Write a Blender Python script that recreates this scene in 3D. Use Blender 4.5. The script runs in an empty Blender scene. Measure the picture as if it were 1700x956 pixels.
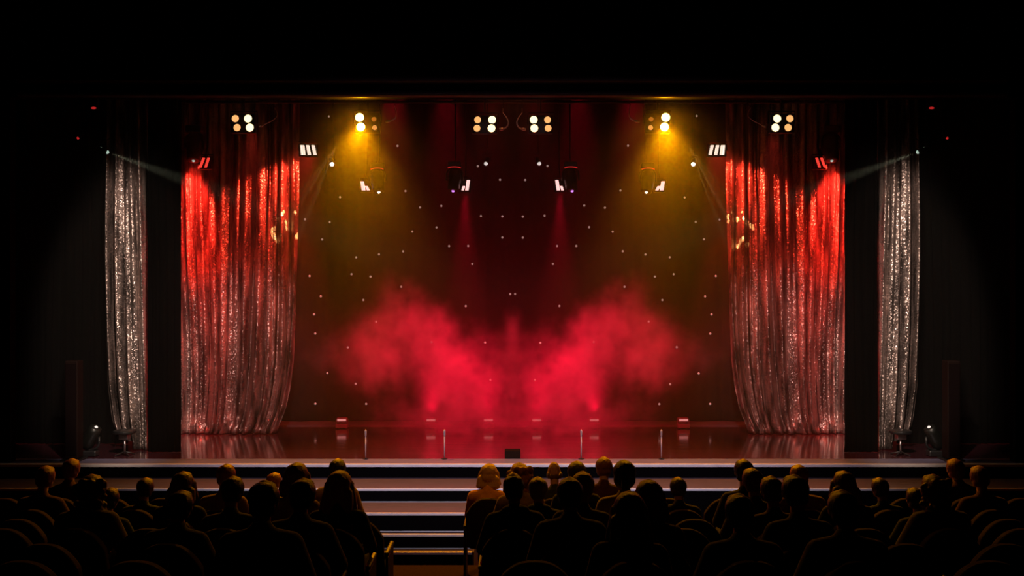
import bpy, bmesh, math, random
from mathutils import Vector, Matrix, noise
random.seed(7)
PI = math.pi
sc = bpy.context.scene
C = sc.collection
# ------------------------------------------------------------------ camera, world, exposure
F = 1640.0            # focal length in pixels of a 1700 px wide frame
CX, CY, CZ = 851.0, 478.0, 3.9
cam = bpy.data.objects.new('camera', bpy.data.cameras.new('camera'))
C.objects.link(cam)
cam.location = (0, 0, CZ); cam.rotation_euler = (PI/2, 0, 0)
cam.data.sensor_width = 36; cam.data.lens = F/1700*36
cam.data.shift_x = -1/1700.; cam.data.clip_end = 200
sc.camera = cam
w = bpy.data.worlds.new('world'); sc.world = w; w.use_nodes = True
w.node_tree.nodes['Background'].inputs[0].default_value = (0.010, 0.006, 0.007, 1)
w.node_tree.nodes['Background'].inputs[1].default_value = 0.0
sc.view_settings.view_transform = 'Standard'; sc.view_settings.look = 'None'
sc.view_settings.gamma = 1; sc.view_settings.use_curve_mapping = False
sc.view_settings.exposure = 0.0
cy = sc.cycles
cy.use_denoising = True
try: cy.denoiser = 'OPENIMAGEDENOISE'
except Exception: pass
cy.max_bounces = 6; cy.diffuse_bounces = 2; cy.glossy_bounces = 3; cy.volume_bounces = 1; cy.transparent_max_bounces = 8
cy.caustics_reflective = False; cy.caustics_refractive = False
cy.sample_clamp_indirect = 3; cy.sample_clamp_direct = 0
cy.volume_step_rate = 1.0; cy.volume_max_steps = 128

def W(px, py, Y):
    return Vector(((px-CX)*Y/F, Y, CZ-(py-CY)*Y/F))

def aim(o, target):
    d = Vector(target)-o.location
    o.rotation_euler = d.to_track_quat('-Z', 'Y').to_euler()

def spot(name, loc, target, power, color, deg, blend=0.3, size=0.05):
    l = bpy.data.lights.new(name, 'SPOT'); l.energy = power; l.color = color
    l.spot_size = math.radians(deg); l.spot_blend = blend; l.shadow_soft_size = size
    o = bpy.data.objects.new(name, l); C.objects.link(o); o.location = loc; aim(o, target)
    return o

CRIM = (1, .003, .036); AMB = (1, .34, .001); WHT = (1, .84, .78)
def gobo(l, color, scale, thr):
    """break the beam of a spot into small bright flecks, as a pattern wheel does"""
    l.use_nodes = True; n = l.node_tree.nodes; k = l.node_tree.links; em = n['Emission']
    tc = n.new('ShaderNodeTexCoord'); v = n.new('ShaderNodeTexVoronoi'); v.inputs['Scale'].default_value = scale
    k.new(tc.outputs['Normal'], v.inputs['Vector'])
    m = n.new('ShaderNodeMath'); m.operation = 'LESS_THAN'; m.inputs[1].default_value = thr; k.new(v.outputs['Distance'], m.inputs[0])
    k.new(m.outputs[0], em.inputs['Strength'])
for s in (-1, 1):
    def S(px, py, Y):            # a point given for the left half, mirrored for the right
        v = W(px, py, Y); return Vector((-s*v.x, v.y, v.z)) if s > 0 else v
    # amber lamps that look at the hall
    spot('amber_lamp_light', S(598, 204, 16.72), S(598, 204, 16.72)+Vector((0, -2.0, -4.2)), 2200, AMB, 88, 1., .07)
    spot('amber_lamp_light', S(598, 204, 16.72), S(598, 204, 16.72)+Vector((0, -3.7, -3.0)), 330, AMB, 150, 1., .07)
    spot('added_amber_wash', S(598, 196, 17.25), S(585, 640, 17.35), 420, (1, .34, .01), 28, 1., .1)  # extra spot added to brown the haze below the amber lamps
    # red spots on the glitter curtains
    spot('red_curtain_light', S(524, 236, 18.30), S(455, 370, 19.05), 1100, (1, .045, .020), 62, .15, .12)
    q = spot('red_curtain_light', S(323, 274, 17.95), S(320, 378, 19.0), 1300, (1, .026, .014), 86, .22, .10); q.scale = (.36, 1, 1)
    spot('red_curtain_light', S(420, 215, 17.6), S(405, 560, 19.0), 700, (1, .05, .03), 40, 1., .1)
    g = spot('pattern_light', S(560, 240, 17.6), S(486, 366, 19.0), 5000, (1, .50, .16), 16, .1, .005); gobo(g.data, None, 16, .30)
    # red and orange beams over the middle, then red lamps on the smoke
    spot('red_beam_light', S(772, 320, 18.3), S(775, 640, 19.0), 1100, CRIM, 30, .9, .05)
    spot('orange_beam_light', S(606, 320, 18.3), S(630, 640, 19.6), 60, (1, .10, .01), 36, 1., .05)
    for x, pw in ((.45, 250), (1.25, 700), (2.3, 1150)):
        spot('added_red_wash', (s*x, 19.1, 8.35), (s*(x+.1), 18.9, 1.2), pw, CRIM, 34, 1., .1)  # added lamps above the view, placed to redden the smoke evenly
    spot('added_red_side', (s*6.0, 19.75, 3.2), (s*1.2, 18.9, 2.3), 500, CRIM, 50, .9, .15)  # added lamp hidden behind the curtain, reddens the smoke from the side
    spot('red_uplight', S(716, 684, 19.6), (s*1.4, 18.9, 4.0), 90, CRIM, 90, 1., .12)
    spot('red_uplight', S(811, 684, 19.6), (s*.6, 18.9, 4.0), 40, CRIM, 90, 1., .12)
    # front of house white on the curtains
    spot('unseen_front_light', (s*1.5, 7.0, 9.4), (s*5.3, 18.9, 2.3), 2400, (1, .66, .58), 17, .7, .12)
    spot('unseen_front_light', (s*1.5, 7.0, 9.4), (s*6.7, 17.0, 3.2), 5200, (1, .78, .62), 26, .5, .12).scale = (.5, 1, 1)
    # narrow white beam from the side
    spot('side_beam_light', S(185, 255, 16.58), S(290, 293, 16.5), 420, (.95, 1, .7), 11, .8, .02)
e = spot('added_front_red', (0, 7.0, 9.4), (0, 19.0, 2.1), 9500, CRIM, 20, 1., .12); e.scale = (1.9, 1, 1)  # added out-of-view spot that reddens the smoke and the floor
spot('added_orange_fill', (0, 17.0, 8.35), (0, 17.0, 1.2), 90, (1, .20, .05), 70, 1., .2)  # added fill that gives the haze its brownish tone
e = spot('stage_edge_light', (0, 7.0, 9.4), (0, 15.3, .85), 3800, (.84, .76, 1), 18, 1., .12); e.scale = (3.6, 1, 1)
spot('hall_amber_light', (0.2, 15.2, 9.4), (-.40, 11.0, 1.8), 150, (1, .34, .04), 17, 1.0, .2)
e = spot('hall_amber_light', (-.1, 7.6, 9.4), (-.1, 10.9, 1.8), 250, (1, .40, .05), 19, 1.0, .2); e.scale = (2.4, 1, 1)
spot('hall_dim_light', (0, 14.5, 9.4), (0, 10.8, 1.0), 8, (1, .25, .16), 90, 1.0, .3)
e = spot('unseen_front_light', (0, 6.0, 8.8), (0, 16.3, 6.85), 60, (1, .62, .8), 9, .8, .12); e.scale = (6, 1, 1)  # added spot with no real lamp behind it, lifts cables and mouldings

# ------------------------------------------------------------------ materials
def nodes(m):
    m.use_nodes = True; return m.node_tree.nodes, m.node_tree.links
MATS = {}
def pm(name, col, rough=.5, metal=0., spec=.5, var=.15, scale=12., bump=0., emit=None, estr=0., stretch=(1, 1, 1), sheen=0.):
    if name in MATS: return MATS[name]
    m = bpy.data.materials.new(name); MATS[name] = m
    n, l = nodes(m); p = n['Principled BSDF']
    p.inputs['Roughness'].default_value = rough; p.inputs['Metallic'].default_value = metal
    p.inputs['Specular IOR Level'].default_value = spec
    p.inputs['Sheen Weight'].default_value = sheen
    tc = n.new('ShaderNodeTexCoord'); mp = n.new('ShaderNodeMapping'); mp.inputs['Scale'].default_value = stretch
    nz = n.new('ShaderNodeTexNoise'); nz.inputs['Scale'].default_value = scale; nz.inputs['Detail'].default_value = 4
    l.new(tc.outputs['Object'], mp.inputs[0]); l.new(mp.outputs[0], nz.inputs['Vector'])
    mx = n.new('ShaderNodeMix'); mx.data_type = 'RGBA'
    mx.inputs[6].default_value = tuple(c*(1-var) for c in col)+(1,)
    mx.inputs[7].default_value = tuple(min(1, c*(1+var)) for c in col)+(1,)
    l.new(nz.outputs[0], mx.inputs[0]); l.new(mx.outputs[2], p.inputs['Base Color'])
    if bump:
        b = n.new('ShaderNodeBump'); b.inputs['Strength'].default_value = bump; b.inputs['Distance'].default_value = .01
        l.new(nz.outputs[0], b.inputs['Height']); l.new(b.outputs[0], p.inputs['Normal'])
    if emit:
        p.inputs['Emission Color'].default_value = tuple(emit)+(1,); p.inputs['Emission Strength'].default_value = estr
        m.cycles.emission_sampling = 'NONE'
    return m

def sequin_mat(name, col, rough, jitter, scale):
    m = bpy.data.materials.new(name); n, l = nodes(m); p = n['Principled BSDF']
    p.inputs['Metallic'].default_value = .75; p.inputs['Roughness'].default_value = rough
    tc = n.new('ShaderNodeTexCoord')
    v = n.new('ShaderNodeTexVoronoi'); v.inputs['Scale'].default_value = scale
    l.new(tc.outputs['Object'], v.inputs['Vector'])
    nz = n.new('ShaderNodeTexNoise'); nz.inputs['Scale'].default_value = 3.0; nz.inputs['Detail'].default_value = 6
    mp = n.new('ShaderNodeMapping'); mp.inputs['Scale'].default_value = (2.5, 2.5, .4)
    l.new(tc.outputs['Object'], mp.inputs[0]); l.new(mp.outputs[0], nz.inputs['Vector'])
    cr = n.new('ShaderNodeValToRGB')
    cr.color_ramp.elements[0].position = .38; cr.color_ramp.elements[0].color = tuple(c*.14 for c in col)+(1,)  # dark upright streaks painted in, standing for shade between lit folds
    cr.color_ramp.elements[1].position = .66; cr.color_ramp.elements[1].color = tuple(col)+(1,)
    l.new(nz.outputs[0], cr.inputs[0]); l.new(cr.outputs[0], p.inputs['Base Color'])
    sub = n.new('ShaderNodeVectorMath'); sub.operation = 'SUBTRACT'; sub.inputs[1].default_value = (.5, .5, .5)
    l.new(v.outputs['Color'], sub.inputs[0])
    scl = n.new('ShaderNodeVectorMath'); scl.operation = 'SCALE'; scl.inputs['Scale'].default_value = jitter
    l.new(sub.outputs[0], scl.inputs[0])
    g = n.new('ShaderNodeNewGeometry'); add = n.new('ShaderNodeVectorMath'); add.operation = 'ADD'
    l.new(g.outputs['Normal'], add.inputs[0]); l.new(scl.outputs[0], add.inputs[1])
    nm = n.new('ShaderNodeVectorMath'); nm.operation = 'NORMALIZE'; l.new(add.outputs[0], nm.inputs[0])
    l.new(nm.outputs[0], p.inputs['Normal'])
    return m
M_SEQ = sequin_mat('sequin_cloth', (.66, .50, .46), .34, .60, 62)
M_BLACKCLOTH = pm('black_drape_cloth', (.0010, .0007, .0007), .95, spec=.02, stretch=(20, 20, .5), bump=.3)
M_STARCLOTH = pm('star_cloth_fabric', (.010, .006, .007), .9, spec=.1, stretch=(8, 8, .3), bump=.2)
M_HALLWALL = pm('hall_wall_paint', (.010, .006, .007), .8, scale=3)
M_HEADER = pm('header_panel', (.006, .003, .0035), .95, spec=.04, scale=3)
M_MOULD = pm('moulding_wood', (.045, .026, .030), .45, scale=6, stretch=(.5, 4, 4), var=.5)
M_STAGEWALL = pm('stage_house_paint', (.004, .003, .003), .9, scale=3)
M_CARPET = pm('hall_carpet', (.018, .004, .004), .95, spec=.1, scale=60, bump=.4)
M_BLACK = pm('black_metal', (.012, .011, .012), .38, scale=30)
M_GLOSSBLACK = pm('gloss_black_plastic', (.006, .006, .005), .4, scale=20)
M_SILVER = pm('brushed_silver', (.55, .52, .55), .3, 1., scale=30, stretch=(1, 1, 8))
M_CABLE = pm('pale_cable', (.80, .72, .85), .3, .0, scale=30)
M_NOSING = pm('step_nosing_metal', (.88, .74, .74), .5, .0, scale=8, stretch=(.6, 3, 3), var=.3)
M_LIP = pm('stage_edge_strip', (.15, .14, .24), .35, .1, scale=3, stretch=(.7, 4, 4), var=.4)
M_TREAD = pm('step_tread_vinyl', (.070, .050, .064), .34, .0, scale=5, stretch=(1.2, 6, 4), var=.55, bump=.1)
M_RISER = pm('step_riser_carpet', (.0022, .0015, .0018), .9, spec=.04, scale=40, bump=.2)
M_SEAT = pm('seat_upholstery', (.020, .005, .006), .85, spec=.2, scale=60, bump=.3)
M_SEATSHELL = pm('seat_shell_wood', (.006, .003, .003), .4, scale=8, stretch=(1, 1, 6))
M_COLUMN = pm('speaker_column_paint', (.012, .006, .005), .6, spec=.08, scale=10)
M_GRILLE = pm('speaker_grille', (.008, .004, .004), .8, spec=.05, scale=160, bump=.8)
M_SKIN = pm('skin', (.42, .22, .15), .55, scale=20, var=.1)
M_MIC = pm('mic_pole_grey', (.50, .36, .38), .4, .0, scale=30)
M_FLOORLAMP = pm('floor_lamp_grey', (.22, .16, .15), .4, .0, scale=20)

def glow(name, col, strength):
    return pm(name, col, .3, emit=col, estr=strength, var=.05)

# stage floor: glossy black boards
def floor_mat():
    m = bpy.data.materials.new('glossy_stage_boards'); n, l = nodes(m); p = n['Principled BSDF']
    p.inputs['Base Color'].default_value = (.070, .018, .026, 1); p.inputs['Specular IOR Level'].default_value = 1.0; p.inputs['Coat Weight'].default_value = .8; p.inputs['Coat Roughness'].default_value = .09
    tc = n.new('ShaderNodeTexCoord'); mp = n.new('ShaderNodeMapping'); mp.inputs['Scale'].default_value = (.35, 5, 1)
    nz = n.new('ShaderNodeTexNoise'); nz.inputs['Scale'].default_value = 2.2; nz.inputs['Detail'].default_value = 5
    l.new(tc.outputs['Object'], mp.inputs[0]); l.new(mp.outputs[0], nz.inputs['Vector'])
    mr = n.new('ShaderNodeMapRange'); mr.inputs['To Min'].default_value = .05; mr.inputs['To Max'].default_value = .26
    mr.inputs['From Min'].default_value = .3; mr.inputs['From Max'].default_value = .7
    l.new(nz.outputs[0], mr.inputs[0]); l.new(mr.outputs[0], p.inputs['Roughness'])
    wv = n.new('ShaderNodeTexWave'); wv.wave_type = 'BANDS'; wv.bands_direction = 'Y'; wv.inputs['Scale'].default_value = .9
    wv.inputs['Distortion'].default_value = .2
    l.new(tc.outputs['Object'], wv.inputs['Vector'])
    pw = n.new('ShaderNodeMath'); pw.operation = 'POWER'; pw.inputs[1].default_value = 30; l.new(wv.outputs['Fac'], pw.inputs[0])
    ad = n.new('ShaderNodeMath'); ad.operation = 'MULTIPLY_ADD'; ad.inputs[1].default_value = .25; l.new(nz.outputs[0], ad.inputs[0]); l.new(pw.outputs[0], ad.inputs[2])
    b = n.new('ShaderNodeBump'); b.inputs['Strength'].default_value = .12; b.inputs['Distance'].default_value = .01
    l.new(ad.outputs[0], b.inputs['Height']); l.new(b.outputs[0], p.inputs['Normal'])
    return m
M_STAGE = floor_mat()

# ------------------------------------------------------------------ mesh helpers
def link(name, me, parent=None):
    o = bpy.data.objects.new(name, me); C.objects.link(o)
    if parent is not None: o.parent = parent
    return o
def obj(name, bm, mat, parent=None, smooth=False, bevel=0.):
    bmesh.ops.recalc_face_normals(bm, faces=bm.faces)
    me = bpy.data.meshes.new(name); bm.to_mesh(me); bm.free()
    if smooth:
        for p in me.polygons: p.use_smooth = True
    me.materials.append(mat)
    o = link(name, me, parent)
    if bevel:
        b = o.modifiers.new('bevel', 'BEVEL'); b.width = bevel; b.segments = 2; b.limit_method = 'ANGLE'
    return o
def BM(): return bmesh.new()
def box(bm, x0, x1, y0, y1, z0, z1):
    v = [bm.verts.new(p) for p in ((x0,y0,z0),(x1,y0,z0),(x1,y1,z0),(x0,y1,z0),(x0,y0,z1),(x1,y0,z1),(x1,y1,z1),(x0,y1,z1))]
    for f in ((0,3,2,1),(4,5,6,7),(0,1,5,4),(1,2,6,5),(2,3,7,6),(3,0,4,7)): bm.faces.new([v[i] for i in f])
    return v
def frame(d):
    d = d.normalized(); a = Vector((0,0,1)) if abs(d.z) < .9 else Vector((1,0,0))
    u = d.cross(a).normalized(); return u, d.cross(u).normalized()
def tube(bm, pts, r, seg=10, cap=True):
    pts = [Vector(p) for p in pts]; rs = r if isinstance(r, (list, tuple)) else [r]*len(pts)
    rings = []; u0 = None
    for i, p in enumerate(pts):
        d = (pts[min(i+1, len(pts)-1)]-pts[max(i-1, 0)])
        u, v = frame(d)
        if u0 is not None:
            u = (u0-d.normalized()*u0.dot(d.normalized())).normalized(); v = d.normalized().cross(u)
        u0 = u
        rings.append([bm.verts.new(p+(u*math.cos(2*PI*k/seg)+v*math.sin(2*PI*k/seg))*rs[i]) for k in range(seg)])
    for a, b in zip(rings, rings[1:]):
        for k in range(seg): bm.faces.new((a[k], a[(k+1) % seg], b[(k+1) % seg], b[k]))
    if cap: bm.faces.new(rings[0][::-1]); bm.faces.new(rings[-1])
def lathe(bm, prof, axis_o, axis_d, seg=20):
    """prof: (radius, distance along the axis) pairs"""
    o = Vector(axis_o); d = Vector(axis_d).normalized(); u, v = frame(d); rings = []
    for r, t in prof:
        rings.append([bm.verts.new(o+d*t+(u*math.cos(2*PI*k/seg)+v*math.sin(2*PI*k/seg))*max(r, 1e-4)) for k in range(seg)])
    for a, b in zip(rings, rings[1:]):
        for k in range(seg): bm.faces.new((a[k], a[(k+1) % seg], b[(k+1) % seg], b[k]))
    bm.faces.new(rings[0][::-1]); bm.faces.new(rings[-1])
def ell(bm, c, r, rot=None, sub=2):
    m = Matrix.Translation(Vector(c)) @ ((rot or Matrix.Identity(4))) @ Matrix.Diagonal((r[0], r[1], r[2], 1))
    bmesh.ops.create_icosphere(bm, subdivisions=sub, radius=1, matrix=m)
def limb(bm, a, b, ra, rb):
    a = Vector(a); b = Vector(b); n = max(2, int((b-a).length/(min(ra, rb)*.55))+1)
    for i in range(n+1):
        t = i/n; r = ra+(rb-ra)*t; ell(bm, a+(b-a)*t, (r, r, r), sub=1 if r < .03 else 2)
def remesh(name, bm, voxel, smooth_it=4):
    me = bpy.data.meshes.new(name); bm.to_mesh(me); bm.free()
    o = bpy.data.objects.new(name, me); C.objects.link(o)
    r = o.modifiers.new('r', 'REMESH'); r.mode = 'VOXEL'; r.voxel_size = voxel; r.use_smooth_shade = True
    s = o.modifiers.new('s', 'SMOOTH'); s.iterations = smooth_it; s.factor = .5
    dg = bpy.context.evaluated_depsgraph_get(); dg.update()
    m2 = bpy.data.meshes.new_from_object(o.evaluated_get(dg)); m2.name = name
    for p in m2.polygons: p.use_smooth = True
    bpy.data.objects.remove(o); bpy.data.meshes.remove(me)
    return m2
def thing(name, label, cat, loc=(0,0,0), rz=0., group=None):
    o = bpy.data.objects.new(name, None); C.objects.link(o); o.location = loc; o.rotation_euler = (0,0,rz)
    o['label'] = label; o['category'] = cat
    if group: o['group'] = group
    return o
def tag(o, label, cat, group=None, kind=None):
    o['label'] = label; o['category'] = cat
    if group: o['group'] = group
    if kind: o['kind'] = kind
    return o
def struct(name, bm, mat, label, cat='structure', **k):
    o = obj(name, bm, mat, **k); o['kind'] = 'structure'; o['label'] = label; o['category'] = cat
    return o
def copy_tree(src, parent=None):
    c = src.copy(); C.objects.link(c)
    if parent is not None: c.parent = parent
    for ch in list(src.children): copy_tree(ch, c)
    return c

SIDE = {-1: 'left', 1: 'right'}
ZS = 1.1       # stage floor height
# ------------------------------------------------------------------ the setting
bm = BM()   # hall floor: level by the stage, then rising under the seats towards the back
prof = [(16.2, 0), (13.2, 0)]
ROWS = [(11.05, .66), (10.05, .76), (9.05, .90), (8.05, 1.06), (7.05, 1.20), (6.05, 1.36)]
zprev = 0
edge = 12.0
prof += [(12.0, 0), (11.75, .33), (11.5, .33)]
prof[-2:] = [(12.0, .33), (11.55, .33)]
for i, (y, z) in enumerate(ROWS):
    y_front = y+.50
    prof += [(y_front, prof[-1][1]), (y_front, z)]
prof += [(-2.0, 1.36)]
ver = [[bm.verts.new((x, y, z)) for (y, z) in prof] for x in (-10, 10)]
for a in range(len(prof)-1): bm.faces.new((ver[0][a], ver[0][a+1], ver[1][a+1], ver[1][a]))
base = [[bm.verts.new((x, y, -.2)) for y in (16.2, -2.0)] for x in (-10, 10)]
bm.faces.new((base[0][0], base[0][1], base[1][1], base[1][0]))
for s in (0, 1): bm.faces.new([*ver[s], base[s][1], base[s][0]])
bm.faces.new((ver[0][0], ver[1][0], base[1][0], base[0][0])); bm.faces.new((ver[0][-1], ver[1][-1], base[1][1], base[0][1]))
struct('floor', bm, M_CARPET, 'dark red carpeted hall floor rising in low tiers under the seats', 'floor')

bm = BM(); box(bm, -9.0, 9.0, 15.80, 20.9, .0, ZS)
struct('floor_stage', bm, M_STAGE, 'glossy black stage floor mirroring the red smoke', 'stage floor')
bm = BM(); box(bm, -9.0, 9.0, 15.72, 16.17, ZS-.02, ZS+.004)
struct('trim_1', bm, M_LIP, 'pale lavender strip along the front edge of the stage', 'trim')
bm = BM(); box(bm, -8.4, 8.4, 15.66, 15.72, ZS-.035, ZS+.006)
struct('trim_2', bm, M_NOSING, 'thin bright nosing along the stage edge', 'trim')
bm = BM(); box(bm, -8.6, 8.6, 14.86, 15.82, 0, ZS-.215)
struct('floor_apron_step', bm, M_TREAD, 'wide grey step running the full width in front of the stage', 'step')
bm = BM(); box(bm, -8.6, 8.6, 15.70, 15.72, ZS-.215, ZS-.02)
struct('wall_stage_riser', bm, M_RISER, 'black vertical face just under the stage edge', 'riser')
bm = BM(); box(bm, -8.6, 8.6, 14.83, 14.86, ZS-.245, ZS-.211)
struct('trim_3', bm, M_NOSING, 'thin pale nosing along the front of the wide step', 'trim')
bm = BM(); box(bm, -8.6, 8.6, 14.84, 14.86, 0, ZS-.245)
struct('wall_apron_riser', bm, M_RISER, 'black vertical face under the nosing of the wide step', 'riser')
bm = BM(); box(bm, -9.0, 9.0, 20.02, 20.9, ZS, ZS+.02)
struct('trim_4', bm, pm('backdrop_sill', (.10, .06, .07), .3), 'low dark ledge along the foot of the star cloth', 'trim')

# aisle staircase
st = thing('staircase', 'short flight of dark steps with pale nosings leading from the aisle up to the stage', 'stairs', (0, 14.84, 0))
SX0, SX1 = -2.55, -.56
steps = [(14.84, 14.06, ZS-.405), (14.06, 13.86, ZS-.655), (13.86, 13.62, ZS-.845)]
for y1, y0, z in steps:
    bm = BM(); box(bm, SX0, SX1, y0-14.84, y1-14.85, 0, z-.012); r = obj('step', bm, M_RISER, st)
    bm = BM(); box(bm, SX0, SX1, y0+.028-14.84, y1-14.85, z-.012, z); obj('tread', bm, M_TREAD, r)
    if y1-y0 != .2: bm = BM(); box(bm, SX0+.01, SX1-.01, y1-.05-14.84, y1-.012-14.84, z-.006, z+.003); obj('back_strip', bm, M_NOSING, r)
    bm = BM(); box(bm, SX0, SX1, y0-.015-14.84, y0+.028-14.84, z-.028, z+.003); obj('nosing', bm, M_NOSING, r)
bm = BM()
pts = [(14.825, ZS-.40), (14.825, 0.0), (13.60, 0.0), (13.60, ZS-.84), (13.86, ZS-.84), (13.86, ZS-.65), (14.06, ZS-.65), (14.06, ZS-.40)]
a = [bm.verts.new((SX1+.002, y-14.84, z)) for y, z in pts]; b = [bm.verts.new((SX1+.027, y-14.84, z)) for y, z in pts]
bm.faces.new(a[::-1]); bm.faces.new(b)
for i in range(len(pts)): bm.faces.new((a[i], a[(i+1) % len(pts)], b[(i+1) % len(pts)], b[i]))
obj('stringer', bm, M_MOULD, st)

# proscenium wall with its opening, hall shell, stage house
bm = BM()
box(bm, -10, 10, 15.82, 16.0, 6.95, 10.0)
box(bm, -10, -8.05, 15.82, 16.0, 0, 6.95); box(bm, 8.05, 10, 15.82, 16.0, 0, 6.95)
struct('wall_front', bm, M_HEADER, 'dark proscenium wall framing the stage opening', 'wall')
def moulding(name, z, h, d, mat, label):
    bm = BM()
    n = 10; prof = []
    for i in range(n+1):
        t = i/n; prof.append((15.815-d*math.sin(PI*t)**.7-.01, z-h/2+h*t))
    prof = [(15.818, z-h/2)]+prof+[(15.818, z+h/2)]
    A = [[bm.verts.new((x, y, zz)) for y, zz in prof] for x in (-7.9, 7.9)]
    k = len(prof)
    for i in range(k): bm.faces.new((A[0][i], A[0][(i+1) % k], A[1][(i+1) % k], A[1][i]))
    bm.faces.new(A[0]); bm.faces.new(A[1][::-1])
    return struct(name, bm, mat, label, 'trim', smooth=False)
moulding('trim_5', 7.22, .12, .07, M_MOULD, 'upper dim moulding running across the header above the stage')
moulding('trim_6', 7.00, .10, .05, M_MOULD, 'lower dim moulding along the bottom edge of the header')
for i, px in enumerate((334, 780, 922, 1368)):
    x = (px-CX)*15.8/F
    bm = BM(); box(bm, x-.012, x+.012, 15.806, 15.818, 7.35, 9.9); struct('trim_%d' % (7+i), bm, M_STAGEWALL, ['panel joint in the header above the outer curtain on the left','panel joint in the header just left of centre','panel joint in the header just right of centre','panel joint in the header above the outer curtain on the right'][i], 'trim')
bm = BM(); box(bm, -10.1, 10.1, -2.1, 16.0, 10.0, 10.15); struct('ceiling', bm, M_HALLWALL, 'unlit dark ceiling of the hall', 'ceiling')
for s in (-1, 1):
    bm = BM(); box(bm, *sorted((s*10, s*10.15)), -2.1, 16.0, -.2, 10.0); struct('wall_'+SIDE[s], bm, M_HALLWALL, 'unlit dark %s side wall of the hall' % SIDE[s], 'wall')
    bm = BM(); box(bm, *sorted((s*9.0, s*9.1)), 16.0, 21.0, 0, 8.5); struct('wall_stage_'+SIDE[s], bm, M_STAGEWALL, 'black %s wall of the stage house' % SIDE[s], 'wall')
bm = BM(); box(bm, -9.1, 9.1, 20.9, 21.0, 0, 8.5); struct('wall_back', bm, M_STAGEWALL, 'black back wall of the stage house behind the star cloth', 'wall')
bm = BM(); box(bm, -9.1, 9.1, 16.0, 21.0, 8.5, 8.6); struct('ceiling_stage', bm, M_STAGEWALL, 'black ceiling of the stage house', 'ceiling')
bm = BM(); box(bm, -10.1, 10.1, -2.2, -2.1, -.2, 10.0); struct('wall_rear', bm, M_HALLWALL, 'unlit dark rear wall of the hall', 'wall')

# ------------------------------------------------------------------ cloths
def cloth(name, xl, xr, ztop, zbot, Y, nfold, amp, mat, label, cat, seed, nu=420, nv=90, hem=0., thick=.006, group=None, drift=.5):
    """xl, xr: functions of z; nfold pleats across; hem: how unruly the lower edge lies"""
    rnd = random.Random(seed); bm = BM(); rows = []
    ph = [rnd.uniform(0, 2*PI) for _ in range(5)]
    for j in range(nv+1):
        v = j/nv; row = []
        for i in range(nu+1):
            u = i/nu
            zb = zbot(u) if callable(zbot) else zbot
            z = ztop+(zb-ztop)*v
            L, R = xl(z), xr(z)
            wob = noise.noise(Vector((u*nfold*.45, z*.22, seed*3.1)))*drift
            uu = u*nfold+wob
            a = amp*(.55+.6*(noise.noise(Vector((u*nfold*.33, z*.12, seed+9.)))+.5))
            y = a*math.sin(2*PI*uu+ph[0])+.35*a*math.sin(2*PI*uu*2.3+ph[1]+z*.5)+.06*a*math.sin(2*PI*uu*5.1+ph[2])
            x = L+(R-L)*u+.25*(R-L)/nfold*math.cos(2*PI*uu+ph[0])*math.sin(PI*u)
            if hem and z-ZS < .35:
                k = (1-(z-ZS)/.35)
                y -= hem*k*(.5+noise.noise(Vector((u*nfold*2.2, z*9, seed)))*.9)
                x += hem*.4*k*noise.noise(Vector((u*nfold*3., z*7, seed+4.)))
            row.append(bm.verts.new((x, y, z)))
        rows.append(row)
    for a, b in zip(rows, rows[1:]):
        for i in range(nu): bm.faces.new((a[i], b[i], b[i+1], a[i+1]))
    o = obj(name, bm, mat, smooth=True)
    o.location = (0, Y, 0)
    sol = o.modifiers.new('s', 'SOLIDIFY'); sol.thickness = thick
    return tag(o, label, cat, group)

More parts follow.
